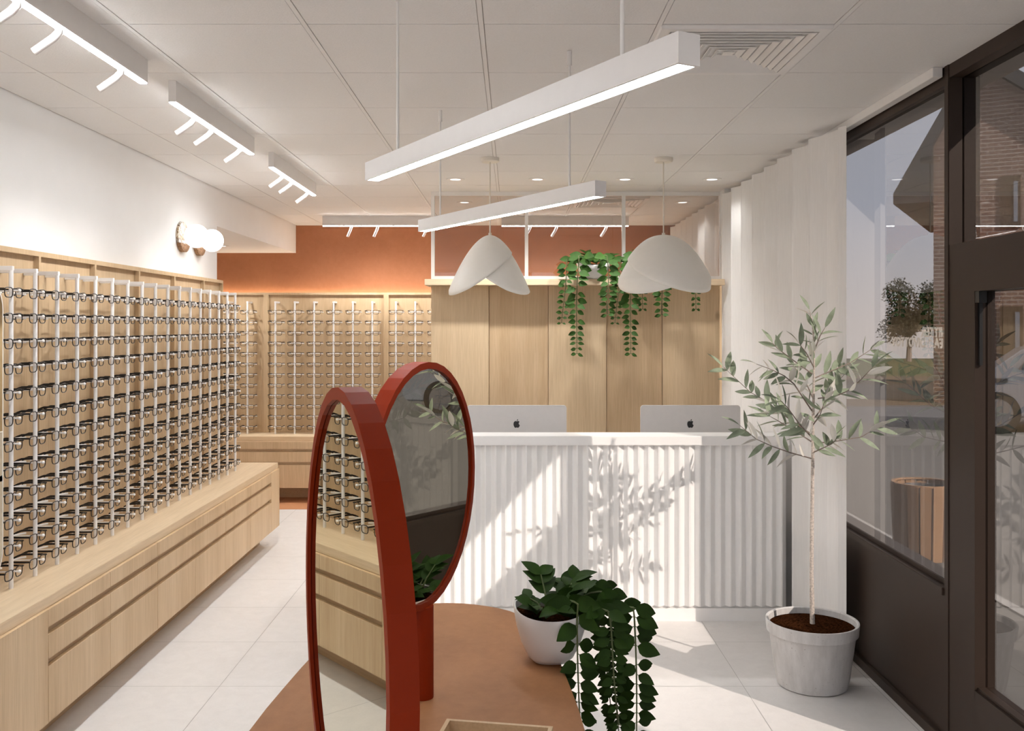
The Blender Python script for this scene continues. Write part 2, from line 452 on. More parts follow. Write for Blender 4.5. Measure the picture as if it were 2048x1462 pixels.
# ------------------------------------------------------------------ oak wall panelling (left and back)
def panelling(name, label, horizontal, a0, a1, front, face, back, z0, z1, divs, w=.03):
    t = thing(name, label, 'wall panel', (face, a0, z0) if not horizontal else (a0, face, z0))
    def bx(m, u0, u1, d0, d1, q0, q1):
        if horizontal: m.box(u0, u1, min(d0,d1), max(d0,d1), q0, q1)
        else: m.box(min(d0,d1), max(d0,d1), u0, u1, q0, q1)
    m = MB(); bx(m, a0, a1, face, back, z0, z1-.001); m.build('backboard', 'oak_panel', t)
    m = MB(); bx(m, a0, a1, front, back, z1-.022, z1); m.build('top_rail', 'oak_panel', t)
    for d in divs:
        m = MB(); bx(m, d, d+w, front, face+(.0005 if face < front else -.0005), z0, z1-.022); m.build('divider', 'oak_panel', t)
    return t
WT = EYE - 1.0375                                  # worktop height
panelling('wall_panelling', 'tall pale oak panelling in bays behind the glasses on the left white wall', False, 1.9, 6.79, -2.10, -2.125, WL+.001, WT, EYE+.331,
          [6.79-.018] + [6.381-.018-.5545*k for k in range(0, 8)], .018)
panelling('wall_panelling', 'oak panelling in bays on the far orange wall, glowing along its top', True, XA+.01, 1.5, 9.09, 9.115, 9.36, WT, EYE+.325,
          [-2.42-1.17, -2.42, -1.25, -.08, 1.09], .05)
# cove led on top of the far panelling
led = thing('led_strip', 'warm glowing strip light lying on top of the far oak panelling', 'light strip', (-1, 9.40, EYE+.325))
m = MB(); m.box(XA+.05, 1.5, 9.385, 9.44, EYE+.28, EYE+.30); m.build('channel', 'white_metal', led)
m = MB(); m.box(XA+.06, 1.49, 9.39, 9.435, EYE+.30, EYE+.304); m.build('diffuser', 'cove', led)

# ------------------------------------------------------------------ drawer benches
def bench(name, label, horizontal, a0, a1, front, back, col0, pitch, ncol, kick_front):
    t = thing(name, label, 'drawer cabinet', (0, a0, 0) if not horizontal else (a0, front, 0))
    sg = 1 if front > back else -1
    def bx(m, u0, u1, d0, d1, q0, q1):
        if horizontal: m.box(u0, u1, min(d0,d1), max(d0,d1), q0, q1)
        else: m.box(min(d0,d1), max(d0,d1), u0, u1, q0, q1)
    zt = WT - .042; zb = EYE - 1.512
    m = MB(); bx(m, a0, a1, front-sg*.022, back, zb, zt); m.build('carcass', 'oak_kick', t)
    m = MB(); bx(m, a0+.05, a1-.03, kick_front, back, 0, zb); m.build('kick_board', 'oak_kick', t)
    c1 = col0 + pitch*ncol
    for u0, u1 in ((a0, col0-.0015), (c1+.0015, a1)):
        if u1 - u0 > .02:
            m = MB(); bx(m, u0, u1, front, front-sg*.0225, zb, zt); m.build('end_panel', 'oak', t)
    rows = [(EYE-1.148, zt-.001), (EYE-1.2696, EYE-1.1755), (zb, EYE-1.297)]
    for k in range(ncol):
        for q0, q1 in rows:
            m = MB(); bx(m, col0+pitch*k+.0012, col0+pitch*(k+1)-.0012, front, front-sg*.020, q0, q1)
            m.build('drawer', 'oak', t, bevel=.0012)
    return t
bench('drawer_cabinet', 'long low oak drawer cabinet under the glasses on the left wall', False, 2.2, 7.085, -1.765, -2.12, 3.553, .549, 6, -1.906)
bench('drawer_cabinet', 'oak drawer cabinet along the far orange wall', True, XA+.02, 1.45, 8.71, 9.10, -3.40, .78, 6, 8.99)
m = MB(); m.box(-2.124, -1.78, 2.19, 7.10, WT-.0415, WT); tag(m.build('worktop', 'oak_top', bevel=.0015), 'pale oak worktop lying along the long left drawer cabinet', 'worktop')
m = MB(); m.box(XA+.02, 1.46, 8.755, 9.113, WT-.0415, WT); tag(m.build('worktop', 'oak_top_x', bevel=.0015), 'oak worktop lying along the far drawer cabinet', 'worktop')

# ------------------------------------------------------------------ display rods + eyeglasses (prototypes face -Y)
ZT = EYE + .2374
ROWS = [EYE + .146 - .1009*k for k in range(12)]
def rod_proto():
    t = bpy.data.objects.new('display_rod', None); COL.objects.link(t)
    H = ZT - WT
    m = MB(); m.tube([(0,0,0), (0,0,H-.0085)], .0085, 14); m.build('upright', 'white_metal', t, True)
    m = MB(); m.box(-.0085, .0085, -.0085, .143, H-.0175, H); m.build('arm', 'white_metal', t, bevel=.001)
    for k, z in enumerate(ROWS):
        zz = z - WT
        m = MB()
        m.tube([(0, .006, zz-.008), (0, .085, zz-.010)], .003, 8)
        m.tube([(.072*u, .095-.018*u*u, zz-.010-.003*u*u) for u in (-1,-.66,-.33,0,.33,.66,1)], .0042, 8)
        m.tube([(.0, -.004, zz-.006), (.0, -.030, zz-.006)], .0035, 8)
        m.sphere((0, -.033, zz-.006), .0068, 12, 8)
        m.build('peg', 'white_metal', t, True)
    return t
def glasses_proto():
    m = MB()
    w, h = .0545, .0385
    for s in (-1, 1):
        cx = s*.0375
        pts = []
        for i in range(28):
            a = 2*math.pi*i/28; ca, sa = math.cos(a), math.sin(a)
            ex = 3.6; k = (abs(ca)**ex + abs(sa)**ex)**(-1/ex)
            x = w/2*ca*k; z = h/2*sa*k
            if sa < 0: x *= 1 - .10*(-sa)
            pts.append((cx + x, .0015*abs(x+cx)/.06*2, z - .014))
        m.tube(pts, .0021, 6, closed=True)
    m.tube([(-.0115,0,-.001), (-.006,-.002,.0025), (0,-.003,.0035), (.006,-.002,.0025), (.0115,0,-.001)], .0019, 6)
    for s in (-1, 1): m.obox((s*.0665, .002, -.0005), (.0035,0,0), (0,.003,0), (0,0,.0028))
    f = m.build('eyeglasses', 'specs', None, True, offset=(0,0,0))
    for s in (-1, 1):
        q = MB(); n = 9
        pts = [(s*(.0685 + .002*math.sin(i/(n-1)*math.pi)), .003 + .133*i/(n-1), -.0005 - .0) for i in range(n)]
        pts = [(x - s*.010*(i/(n-1))**2, y, z - (.016*max(0, (i/(n-1)-.72)/.28)**1.4)) for i, (x, y, z) in enumerate(pts)]
        o0 = len(q.v)
        for i, (x, y, z) in enumerate(pts):
            hh = .0034 + .0014*(i/(n-1)); ww = .0014
            q.v += [(x-ww, y, z-hh), (x+ww, y, z-hh), (x+ww, y, z+hh), (x-ww, y, z+hh)]
        for i in range(n-1):
            for j in range(4): q.face([o0+i*4+j, o0+i*4+(j+1)%4, o0+(i+1)*4+(j+1)%4, o0+(i+1)*4+j][::-1])
        q.face([o0,o0+1,o0+2,o0+3]); q.face([o0+(n-1)*4+j for j in range(4)][::-1])
        q.build('temple', 'specs', f, True)
    return f
RODS = []
XR = -1.98
for i in range(-5, 17):
    if i < -2 or i > -1: RODS.append(('left', (XR, 3.69 + .1867*i, WT), -R(90), i))
for k, px in enumerate([456.2, 494.9, 550.7, 589.5, 628.2, 667.0, 705.7, 744.5, 791.8, 830.5, 869.2]):
    RODS.append(('back', ((px-CX)*8.97/F, 8.97, WT), 0.0, k))
RODS = [r for r in RODS if not (r[0] == 'left' and r[3] < 0)]
rp, gp = rod_proto(), glasses_proto()
first = True
for wall, loc, rz, i in RODS:
    r = rp if first else copy_tree(rp)
    r.location = loc; r.rotation_euler = (0, 0, -rz)
    place = 'left wall display' if wall == 'left' else 'far wall display'
    nth = ORD[i]
    tag(r, f'white upright display rod holding eyeglasses, {nth} from the left on the {place}', 'display rod', f'display rods on the {place}')
    for k, z in enumerate(ROWS):
        e = gp if first and k == 0 else copy_tree(gp)
        loc2 = Vector((loc[0], loc[1], z))
        loc2 += Vector((.013, 0, 0)) if wall == 'left' else Vector((0, -.013, 0))
        e.location = loc2; e.rotation_euler = (0, 0, -rz)
        rowt = ['topmost'] + [f'{ORD[q]} from top' for q in range(1, 11)] + ['lowest']
        tag(e, f'black rectangular eyeglasses, {rowt[k]} on the {nth} rod from the left, {"left" if wall == "left" else "far"} wall', 'eyeglasses', f'eyeglasses on the {place}')
    first = False

# wall mirror at the left edge, standing on the worktop
def rrect(y0, y1, z0, z1, r, n=8):
    pts = []
    for cy, cz, a0 in ((y1-r, z1-r, 0), (y0+r, z1-r, 90), (y0+r, z0+r, 180), (y1-r, z0+r, 270)):
        for i in range(n+1):
            a = R(a0 + 90*i/n); pts.append((cy + r*math.cos(a), cz + r*math.sin(a)))
    return pts
wm = thing('wall_mirror', 'tall wall mirror with rounded corners and white edge at the left picture edge', 'mirror', (-1.98, 3.2, WT))
zb_ = EYE - .985; zt_ = EYE + .19
pts = rrect(2.75, 3.602, zb_, zt_, .13)
m = MB(); m.prism_dir([(-1.985, y, z) for y, z in pts], (.022, 0, 0)); m.build('frame', 'white_metal', wm, True)
pts = rrect(2.76, 3.594, zb_+.008, zt_-.008, .122)
m = MB(); m.prism_dir([(-1.964, y, z) for y, z in pts], (.0025, 0, 0)); m.build('mirror_glass', 'mirror', wm)
m = MB(); m.box(-2.12, -1.985, 2.95, 3.4, EYE-.6, EYE-.2); m.build('bracket', 'white_metal', wm)

# ------------------------------------------------------------------ track lights
def track(label, loc, rz, tilt):
    t = thing('track_light', label, 'track light', loc, 'ceiling track lights')
    t.rotation_euler = (0, 0, rz)
    Z = Vector((0,0,0))
    L, H, W = 1.178, .092, .0155
    m = MB(); m.box(-W, W, 0, L, -H+.004, 0); m.build('housing', 'white_metal', t, offset=Z)
    m = MB(); m.box(-W+.002, W-.002, .003, L-.003, -H, -H+.0035); m.build('diffuser', 'strip', t, offset=Z)
    for y in (.265, .51, .97):
        p0 = Vector((0, y, -H-.001)); d = Vector(tilt).normalized()
        m = MB()
        m.tube([p0 + Vector((0,0,.004)), p0 + Vector((0,0,-.012)), p0 + Vector((0,0,-.018)) + d*.02, p0 + Vector((0,0,-.018)) + d*.095], .0125, 16)
        e = p0 + Vector((0,0,-.018)) + d*.0945
        m.build('spot_head', 'white_metal', t, True, offset=Z)
    return t
for nm, y0 in (('track light added unseen beside the camera for light, extending the left row', .913), ('third left track light along the ceiling, nearest the camera, running out of frame', 2.39), ('second left track light along the ceiling, above the glasses display', 3.867), ('farthest of the left track lights along the ceiling', 5.456)):  # first track is out of view, added to light the room from the left
    track('white ' + nm, (-1.4075, y0, CEIL), 0, (-.80, -.02, -.56))
track('white track light across the ceiling before the orange wall, left one', (-1.756, 8.66, CEIL), -R(90), (-.55, -.45, -.75))
track('white track light across the ceiling seen through the glass partition', (-.097, 8.66, CEIL), -R(90), (-.55, -.45, -.75))

# ------------------------------------------------------------------ linear pendants
def linear_pendant(label, A, Bp, rods):
    t = thing('linear_pendant', label, 'pendant light', (A[0], A[1], EYE+.461), 'linear pendant lights')
    A, Bp = Vector((A[0], A[1], 0)), Vector((Bp[0], Bp[1], 0))
    d = (Bp-A).normalized(); s = Vector((-d.y, d.x, 0))
    if s.x < 0: s = -s
    w = .049; c = (A+Bp)/2 + s*w/2; hl = (Bp-A).length/2
    z0, z1 = EYE+.4605, EYE+.5165
    m = MB(); m.obox(c + Vector((0,0,(z0+z1)/2+.0025)), d*hl, s*w/2, Vector((0,0,(z1-z0)/2-.0025))) 
    for k in (-1, 1): m.obox(c + s*k*(w/2-.003) + Vector((0,0,z0+.0025)), d*hl, s*.003, Vector((0,0,.0025)))
    for k in (-1, 1): m.obox(c + d*k*(hl-.004) + Vector((0,0,z0+.0025)), d*.004, s*(w/2-.006), Vector((0,0,.0025)))
    m.build('housing', 'white_metal', t)
    m = MB(); m.obox(c + Vector((0,0,z0+.0028)), d*(hl-.008), s*(w/2-.0062), Vector((0,0,.0018))); m.build('diffuser', 'lamp', t)
    for x, y in rods:
        m = MB(); m.tube([(x, y, z1-.002), (x, y, CEIL-.05)], .0042, 10); m.build('suspension_rod', 'white_metal', t, True)
        m = MB(); m.tube([(x, y, CEIL-.055), (x, y, CEIL-.001)], .009, 14); m.build('ceiling_socket', 'white_metal', t, True)
linear_pendant('long slanting white linear pendant light nearest the camera', (-.4655, 2.955), (.291, 1.632), [(-.339, 2.77), (.215, 1.82)])
linear_pendant('farther slanting white linear pendant light, hanging just before the cream pendant lamps', (-.458, 4.553), (.294, 3.305), [(-.338, 4.40), (.2125, 3.452)])
# ------------------------------------------------------------------ ceiling vents and downlights
def vent(label, x0, x1, y0, y1):
    t = thing('ceiling_vent', label, 'vent', ((x0+x1)/2, (y0+y1)/2, CEIL), 'ceiling vents')
    cx, cy, hw = (x0+x1)/2, (y0+y1)/2, (x1-x0)/2-.006
    def ring(m, h0, zz0, h1, zz1):                    # square ring between half-size h0 at zz0 and h1 at zz1
        vs = [(cx+sx*h*1, cy+sy*h, z) for h, z in ((h0, zz0), (h1, zz1)) for sx, sy in ((-1,-1),(1,-1),(1,1),(-1,1))]
        m.add(vs, [(j, (j+1)%4, 4+(j+1)%4, 4+j) for j in range(4)])
    m = MB()
    ring(m, hw, CEIL-.0005, hw-.004, CEIL-.012); ring(m, hw-.004, CEIL-.012, hw-.036, CEIL-.012); ring(m, hw-.036, CEIL-.012, hw-.036, CEIL+.003)
    m.build('frame', 'white_metal', t)
    m = MB(); m.box(cx-hw+.03, cx+hw-.03, cy-hw+.03, cy+hw-.03, CEIL+.0005, CEIL+.003); m.build('backing', 'groove', t)
    k = hw-.042
    while k > .03:
        m = MB(); ring(m, k, CEIL-.013, k-.0015, CEIL-.0155); ring(m, k-.0015, CEIL-.0155, k-.019, CEIL-.005); ring(m, k-.019, CEIL-.005, k-.0175, CEIL-.0035); ring(m, k-.0175, CEIL-.0035, k, CEIL-.013)
        m.build('louvre', 'white_metal', t); k -= .033
    m = MB(); m.box(cx-k, cx+k, cy-k, cy+k, CEIL-.013, CEIL-.010); m.build('louvre', 'white_metal', t)
vent('square white ceiling vent with concentric louvres, above the tall window', .498, 1.095, 3.146, 3.746)
vent('square white ceiling vent seen through the glass partition', .498, 1.095, 7.346, 7.946)
DL = [(-.391, 6.46, 'above the left end of the oak partition, leftmost of the near row'), (.176, 6.46, 'second from left in the near row'), (.782, 6.46, 'third from left in the near row'), (1.384, 6.46, 'rightmost of the near row beside the curtain'),
      (-.39, 7.66, 'behind the left pane of the glass partition'), (1.40, 7.66, 'behind the right pane of the glass partition'), (-2.67, 8.6, 'under the lowered bulkhead past the globe sconces')]
for x, y, nm in DL:
    cz = CEIL if x > -2 else EYE+.739
    t = thing('downlight', 'small recessed downlight ' + nm, 'downlight', (x, y, cz), 'recessed downlights')
    m = MB(); m.lathe([(.036, -.001), (.038, -.005), (.062, -.004), (.064, -.0005)], 32, (x, y, cz)); m.build('trim_ring', 'white_metal', t, True)
    m = MB(); m.lathe([(.037, -.0025), (.0005, -.0025)], 32, (x, y, cz)); m.build('diffuser', 'disc', t)

# ------------------------------------------------------------------ sconces
for k, (y, z, nm) in enumerate(((6.17, EYE+.588, 'nearer'), (6.49, EYE+.588, 'farther'))):
    t = thing('wall_sconce', f'{nm} of the two marble and cork wall sconces with glowing white globes', 'wall lamp', (WL, y, z), 'globe wall sconces')
    def plate(m, z0, z1, th, r=.098, dz=0):
        pts = []
        for i in range(41):
            a = -math.pi/2 + 2*math.pi*i/40
            yy, zz = r*math.cos(a), r*math.sin(a)
            pts.append((yy, zz))
        poly = [(yy, max(z0, min(z1, zz))) for yy, zz in pts[:-1]]
        out = []
        for q in poly:
            if not out or (abs(out[-1][0]-q[0]) + abs(out[-1][1]-q[1])) > 1e-5: out.append(q)
        m.prism_dir([(WL+.001, y + a, z + b + dz) for a, b in out], (th, 0, 0))
    m = MB(); plate(m, -.045, .2, .016); m.build('marble_plate', 'marble', t)
    m = MB(); plate(m, -.2, -.045, .028, .10); m.build('cork_plate', 'cork', t)
    m = MB(); m.tube([(WL+.014, y, z), (WL+.035, y, z)], .022, 16); m.build('lamp_holder', 'cream', t, True)
    m = MB(); m.sphere((WL+.105, y-.01, z+.005), .078, 28, 18); m.build('globe', 'globe', t, True)

# ------------------------------------------------------------------ oak partition, shelf, glazed screen
t = thing('oak_partition', 'wide oak board wall standing behind the white reception counter', 'partition', (.47, 6.95, 0))
XS = [-.603, -.1713, .270, .703, 1.118, 1.5735]
b = MB(); b.box(XS[0], XS[-1], 6.97, 7.09, 0, EYE+.30); b.build('core', 'oak_b', t)
for k in range(5):
    b = MB(); d = (0, .010, .002, .010, 0)[k]
    b.box(XS[k]+.0012, XS[k+1]-.0012, 6.94+d, 6.972, 0.0, EYE+.298); b.build('board', 'oak_a' if k % 2 == 0 else 'oak_b', t, bevel=.002)
b = MB(); b.box(-.637, 1.551, 6.80, 7.13, EYE+.298, EYE+.3424)
tag(b.build('shelf', 'oak_top_x', bevel=.002), 'oak shelf ledge on top of the oak partition carrying the trailing plants', 'shelf')
t = thing('glazed_screen', 'white framed glass screen between the oak shelf and the ceiling', 'glass partition', (.47, 7.08, EYE+.3424))
z0, z1 = EYE+.3428, CEIL-.001
b = MB(); b.box(-.612, 1.585, 7.06, 7.10, z1-.03, z1); b.build('top_rail', 'white_metal', t)
b = MB(); b.box(-.612, 1.585, 7.06, 7.10, z0, z0+.035); b.build('bottom_rail', 'white_metal', t)
for px in (866, 1053, 1247, 1441):
    x = (px-CX)*7.08/F
    b = MB(); b.box(x-.013, x+.013, 7.06, 7.10, z0+.035, z1-.03); b.build('post', 'white_metal', t)
b = MB(); b.box(-.61, 1.58, 7.077, 7.083, z0+.03, z1-.025); b.build('pane', 'pane', t)
b = MB(); b.box(1.575, 1.665, 6.93, 7.11, 0, CEIL+.001); struct(b.build('trim_3', 'white_wall'))

# ------------------------------------------------------------------ curtains
def curtain(label, y0, y1, pitch, xp, xt, group):
    pts = []
    y = y0
    pts.append((xp+.080, y0-.05)); pts.append((xp+.055, y0-.005))
    while y < y1:
        xd = xt if y > y0 + .01 else xp + .078
        pts += [(xd, y+.012), (xd-.012, y+pitch*.20), (xp+.052, y+pitch*.52), (xp+.006, y+pitch*.95), (xp, y+pitch*.985), (xp+.03, y+pitch)]
        y += pitch
    m = MB(); n = len(pts); zz = (.012, CEIL-.0405)
    for q, z in enumerate(zz):
        for x, yy in pts: m.v.append((x, yy, z))
    for i in range(n-1): m.face([i, i+1, n+i+1, n+i])
    o = m.build('curtain', 'curtain', None, False, offset=((xp+xt)/2, (y0+y1)/2, 0), angle=25)
    tag(o, label, 'curtain', group)
curtain('floor length white pleated curtain between the tall window and the counter', 4.60, 6.85, .2875, 1.550, 1.695, 'white pleated curtains')
curtain('white pleated curtain hanging beyond the glass screen', 7.30, 9.1, .274, 1.562, 1.695, 'white pleated curtains')
m = MB(); m.box(1.652, 1.690, 3.664, 9.3, CEIL-.040, CEIL-.001); tag(m.build('curtain_rail', 'white_metal', bevel=.001), 'white boxed curtain rail on the ceiling along the window', 'curtain rail')

# ------------------------------------------------------------------ reception counter
CF = 5.215
t = thing('reception_counter', 'white reception counter with a fluted front and a plain top lip', 'counter', (.4, CF, 0))
x0, x1 = -.80, 1.536
m = MB(); m.box(x0, x1, CF+.02, CF+.06, .07, 1.0); m.build('front_board', 'white_lacquer', t)
m = MB(); n = int(round((x1-x0)/.0567)); p = (x1-x0)/n
prof = []
for k in range(n):
    a = x0 + k*p
    prof += [(a+p*.03, CF+.012), (a+p*.36, CF-.011), (a+p*.50, CF-.012), (a+p*.97, CF+.012)]
prof = prof + [(x1, CF+.025), (x0, CF+.025)]
m.prism(prof, .085, 1.008); m.build('fluted_front', 'white_lacquer', t)
m = MB(); m.box(x0+.01, x1-.01, CF+.005, CF+.6, 0, .072); m.build('plinth', 'white_lacquer', t)
m = MB(); m.box(x0-.01, x1+.008, CF-.025, CF+.17, 1.0-.015, 1.037); m.build('top_lip', 'white_lacquer', t, bevel=.003)
m = MB(); m.box(x0, x1, CF+.17, CF+.72, .70, .735); m.build('desk_top', 'white_lacquer', t)
m = MB(); m.box(x0, x0+.03, CF+.03, CF+.72, .07, 1.0); m.build('side_panel', 'white_lacquer', t)
m = MB(); m.box(x1-.03, x1, CF+.03, CF+.72, .07, 1.0); m.build('side_panel', 'white_lacquer', t)

# computers on the counter
def apple_outline():
    body = [(0,.60),(.12,.66),(.30,.72),(.46,.68),(.60,.56),(.66,.49),(.54,.38),(.47,.22),(.47,.06),(.53,-.10),(.64,-.22),(.74,-.28),
            (.68,-.46),(.56,-.68),(.42,-.84),(.30,-.90),(.16,-.87),(.04,-.82),(-.08,-.82),(-.20,-.87),(-.34,-.90),(-.48,-.82),(-.62,-.62),(-.72,-.38),(-.77,-.10),(-.76,.16),(-.69,.40),(-.56,.58),(-.38,.69),(-.22,.70),(-.10,.65)]
    leaf = [(.0,.74),(.02,.90),(.10,1.04),(.22,1.13),(.30,1.15),(.30,1.02),(.24,.88),(.12,.77)]
    return body, leaf
def computer(label, cx):
    y = 5.60; W, H = .598, .40
    t = thing('desktop_computer', label, 'computer', (cx, y, .735), 'computers on the counter')
    zt = EYE - (810.5-CY)*y/F; zb = zt - H
    pts = []
    for ax, az, a0 in ((W/2-.018, zt-.018, 0), (-W/2+.018, zt-.018, 90), (-W/2+.018, zb+.018, 180), (W/2-.018, zb+.018, 270)):
        for i in range(7):
            a = R(a0+15*i); pts.append((cx+ax+.018*math.cos(a), y, az+.018*math.sin(a)))
    m = MB(); m.prism_dir(pts, (0, .016, 0)); m.build('screen_case', 'alu', t, True)
    m = MB(); m.box(cx-W/2+.012, cx+W/2-.012, y+.0162, y+.0175, zb+.07, zt-.012); m.build('screen', 'specs', t)
    m = MB(); m.obox((cx, y-.03, (zb+.735)/2+.03), (.075,0,0), (0,.004,0), (0,-.02,(zb-.735)/2+.03)); m.box(cx-.075, cx+.075, y-.06, y+.11, .7352, .741); m.build('stand', 'alu', t)
    zc = EYE - (848-CY)*y/F; s = .0255
    body, leaf = apple_outline(); m = MB()
    for pl in (body, leaf): m.prism_dir([(cx+a*s, y-.0002, zc+b_*s) for a, b_ in pl][::-1], (0, -.001, 0))
    m.build('logo', 'logo', t)
computer('silver desktop computer seen from behind, left one on the white counter', (1033.5-CX)*5.60/F)
computer('silver desktop computer seen from behind, right one beside the olive tree', (1381-CX)*5.60/F)

# ------------------------------------------------------------------ table with mirrors, tray, plant
DT = .92; TZ = EYE - DT
half = [(0, 2.867), (.045, 2.864), (.087, 2.852), (.128, 2.834), (.164, 2.812), (.195, 2.786), (.228, 2.745), (.262, 2.68), (.29, 2.58), (.312, 2.45), (.326, 2.33), (.338, 2.20), (.348, 2.08), (.354, 1.96), (.358, 1.80), (.36, 1.6)]
k = DT/.85; xc = -.2*k
rt = [(xc + a*k, b_*k) for a, b_ in half] + [(xc+.36*k, .95), (xc+.33*k, .75), (xc+.2*k, .58), (xc, .52)]
lf = [(2*xc - a, b_) for a, b_ in rt[::-1]][1:-1]
poly = (rt + lf)[::-1]
t = thing('display_table', 'terracotta topped table with a rounded far end in the foreground', 'table', (xc, 1.8, 0))
m = MB(); m.prism(poly, TZ-.035, TZ); m.build('tabletop', 'table', t, bevel=.003)
m = MB(); m.prism([(xc+(x-xc)*.55, 1.8+(y-1.8)*.6) for x, y in poly], 0, TZ-.035); m.build('base', 'table', t)

def oval_mirror(label, c, th, sgn, a, b_, D, group, colpos):
    t = thing('table_mirror', label, 'mirror', (colpos[0], colpos[1], TZ), group)
    n = Vector((sgn*math.sin(th), -math.cos(th), 0)); tr = Vector((-n.y, n.x, 0))
    c = Vector(c); up = Vector((0,0,1)); S = 40
    def ringpts(k, off): return [c + tr*((a-k)*math.cos(2*math.pi*i/S)) + up*((b_-k)*math.sin(2*math.pi*i/S)) + n*off for i in range(S)]
    fw = .0165
    prof = [ringpts(0, 0), ringpts(fw, 0), ringpts(fw, -.006), ringpts(fw, -D+.006), ringpts(fw, -D), ringpts(0, -D)]
    m = MB(); L = len(prof)
    for rg in prof: m.v += [tuple(p) for p in rg]
    for i in range(L):
        if i in (2,): continue
        i2 = (i+1) % L
        for j in range(S): m.face([i*S+j, i*S+(j+1)%S, i2*S+(j+1)%S, i2*S+j][::1])
    o = m.build('frame', 'red', t)
    bm = bmesh.new(); bm.from_mesh(o.data); bmesh.ops.recalc_face_normals(bm, faces=bm.faces); bm.to_mesh(o.data); bm.free()
    m = MB(); m.prism_dir(ringpts(fw-.0005, -.0065), tuple(-n*(D-.013))); o = m.build('mirror_glass', 'mirror', t)
    zb = c.z - b_
    m = MB(); m.tube([(colpos[0], colpos[1], TZ+.0005), (colpos[0], colpos[1], zb+.004)], .0278, 36); m.build('stand_column', 'red', t, True, angle=50)
oval_mirror('red framed oval mirror nearest the camera, facing the glasses display on the left', (-.2275, 1.22, EYE-.389), R(69.8), -1, .305, .309, .031, 'red oval table mirrors', (-.245, 1.235))
oval_mirror('red framed oval mirror on a red column, farther one, facing the window', (-.206, 2.31, EYE-.393), R(70.2), 1, .304, .3040, .040, 'red oval table mirrors', (-.222, 2.315))

# wooden tray
t = thing('wooden_tray', 'shallow open oak box at the near edge of the terracotta table', 'tray', (-.09, 1.95, TZ))
A = at(893.6, 1437, 2.05); Bq = at(1106, 1452.5, 2.02)
zt = TZ + .045
A = Vector(((893.6-CX)/ (1437-CY) * (EYE-zt), F*(EYE-zt)/(1437-CY), 0)); Bq = Vector(((1106-CX)/(1452.5-CY)*(EYE-zt), F*(EYE-zt)/(1452.5-CY), 0))
dx = (Bq-A).normalized(); dy = Vector((dx.y, -dx.x, 0)); Lx = (Bq-A).length; Ly = .24; th = .009
up = Vector((0,0,1))
def wallbox(p, q, nrm):
    p, q = Vector(p), Vector(q); d = (q-p).normalized()
    m = MB(); m.obox((p+q)/2 + nrm*th/2 + up*(TZ+.0005+.0222), d*((q-p).length/2), nrm*th/2, up*.0222); return m
C_, D_ = A + dy*Ly, Bq + dy*Ly
for p, q, nr in ((A, Bq, dy), (C_, D_, -dy), (A+dy*th, C_-dy*th, dx), (Bq+dy*th, D_-dy*th, -dx)): wallbox(p, q, nr).build('side_board', 'oak_kick', t)
m = MB(); m.obox((A+D_)/2 + up*(TZ+.004), dx*(Lx/2-th), dy*(Ly/2-th), up*.003); m.build('bottom_board', 'oak_kick', t)

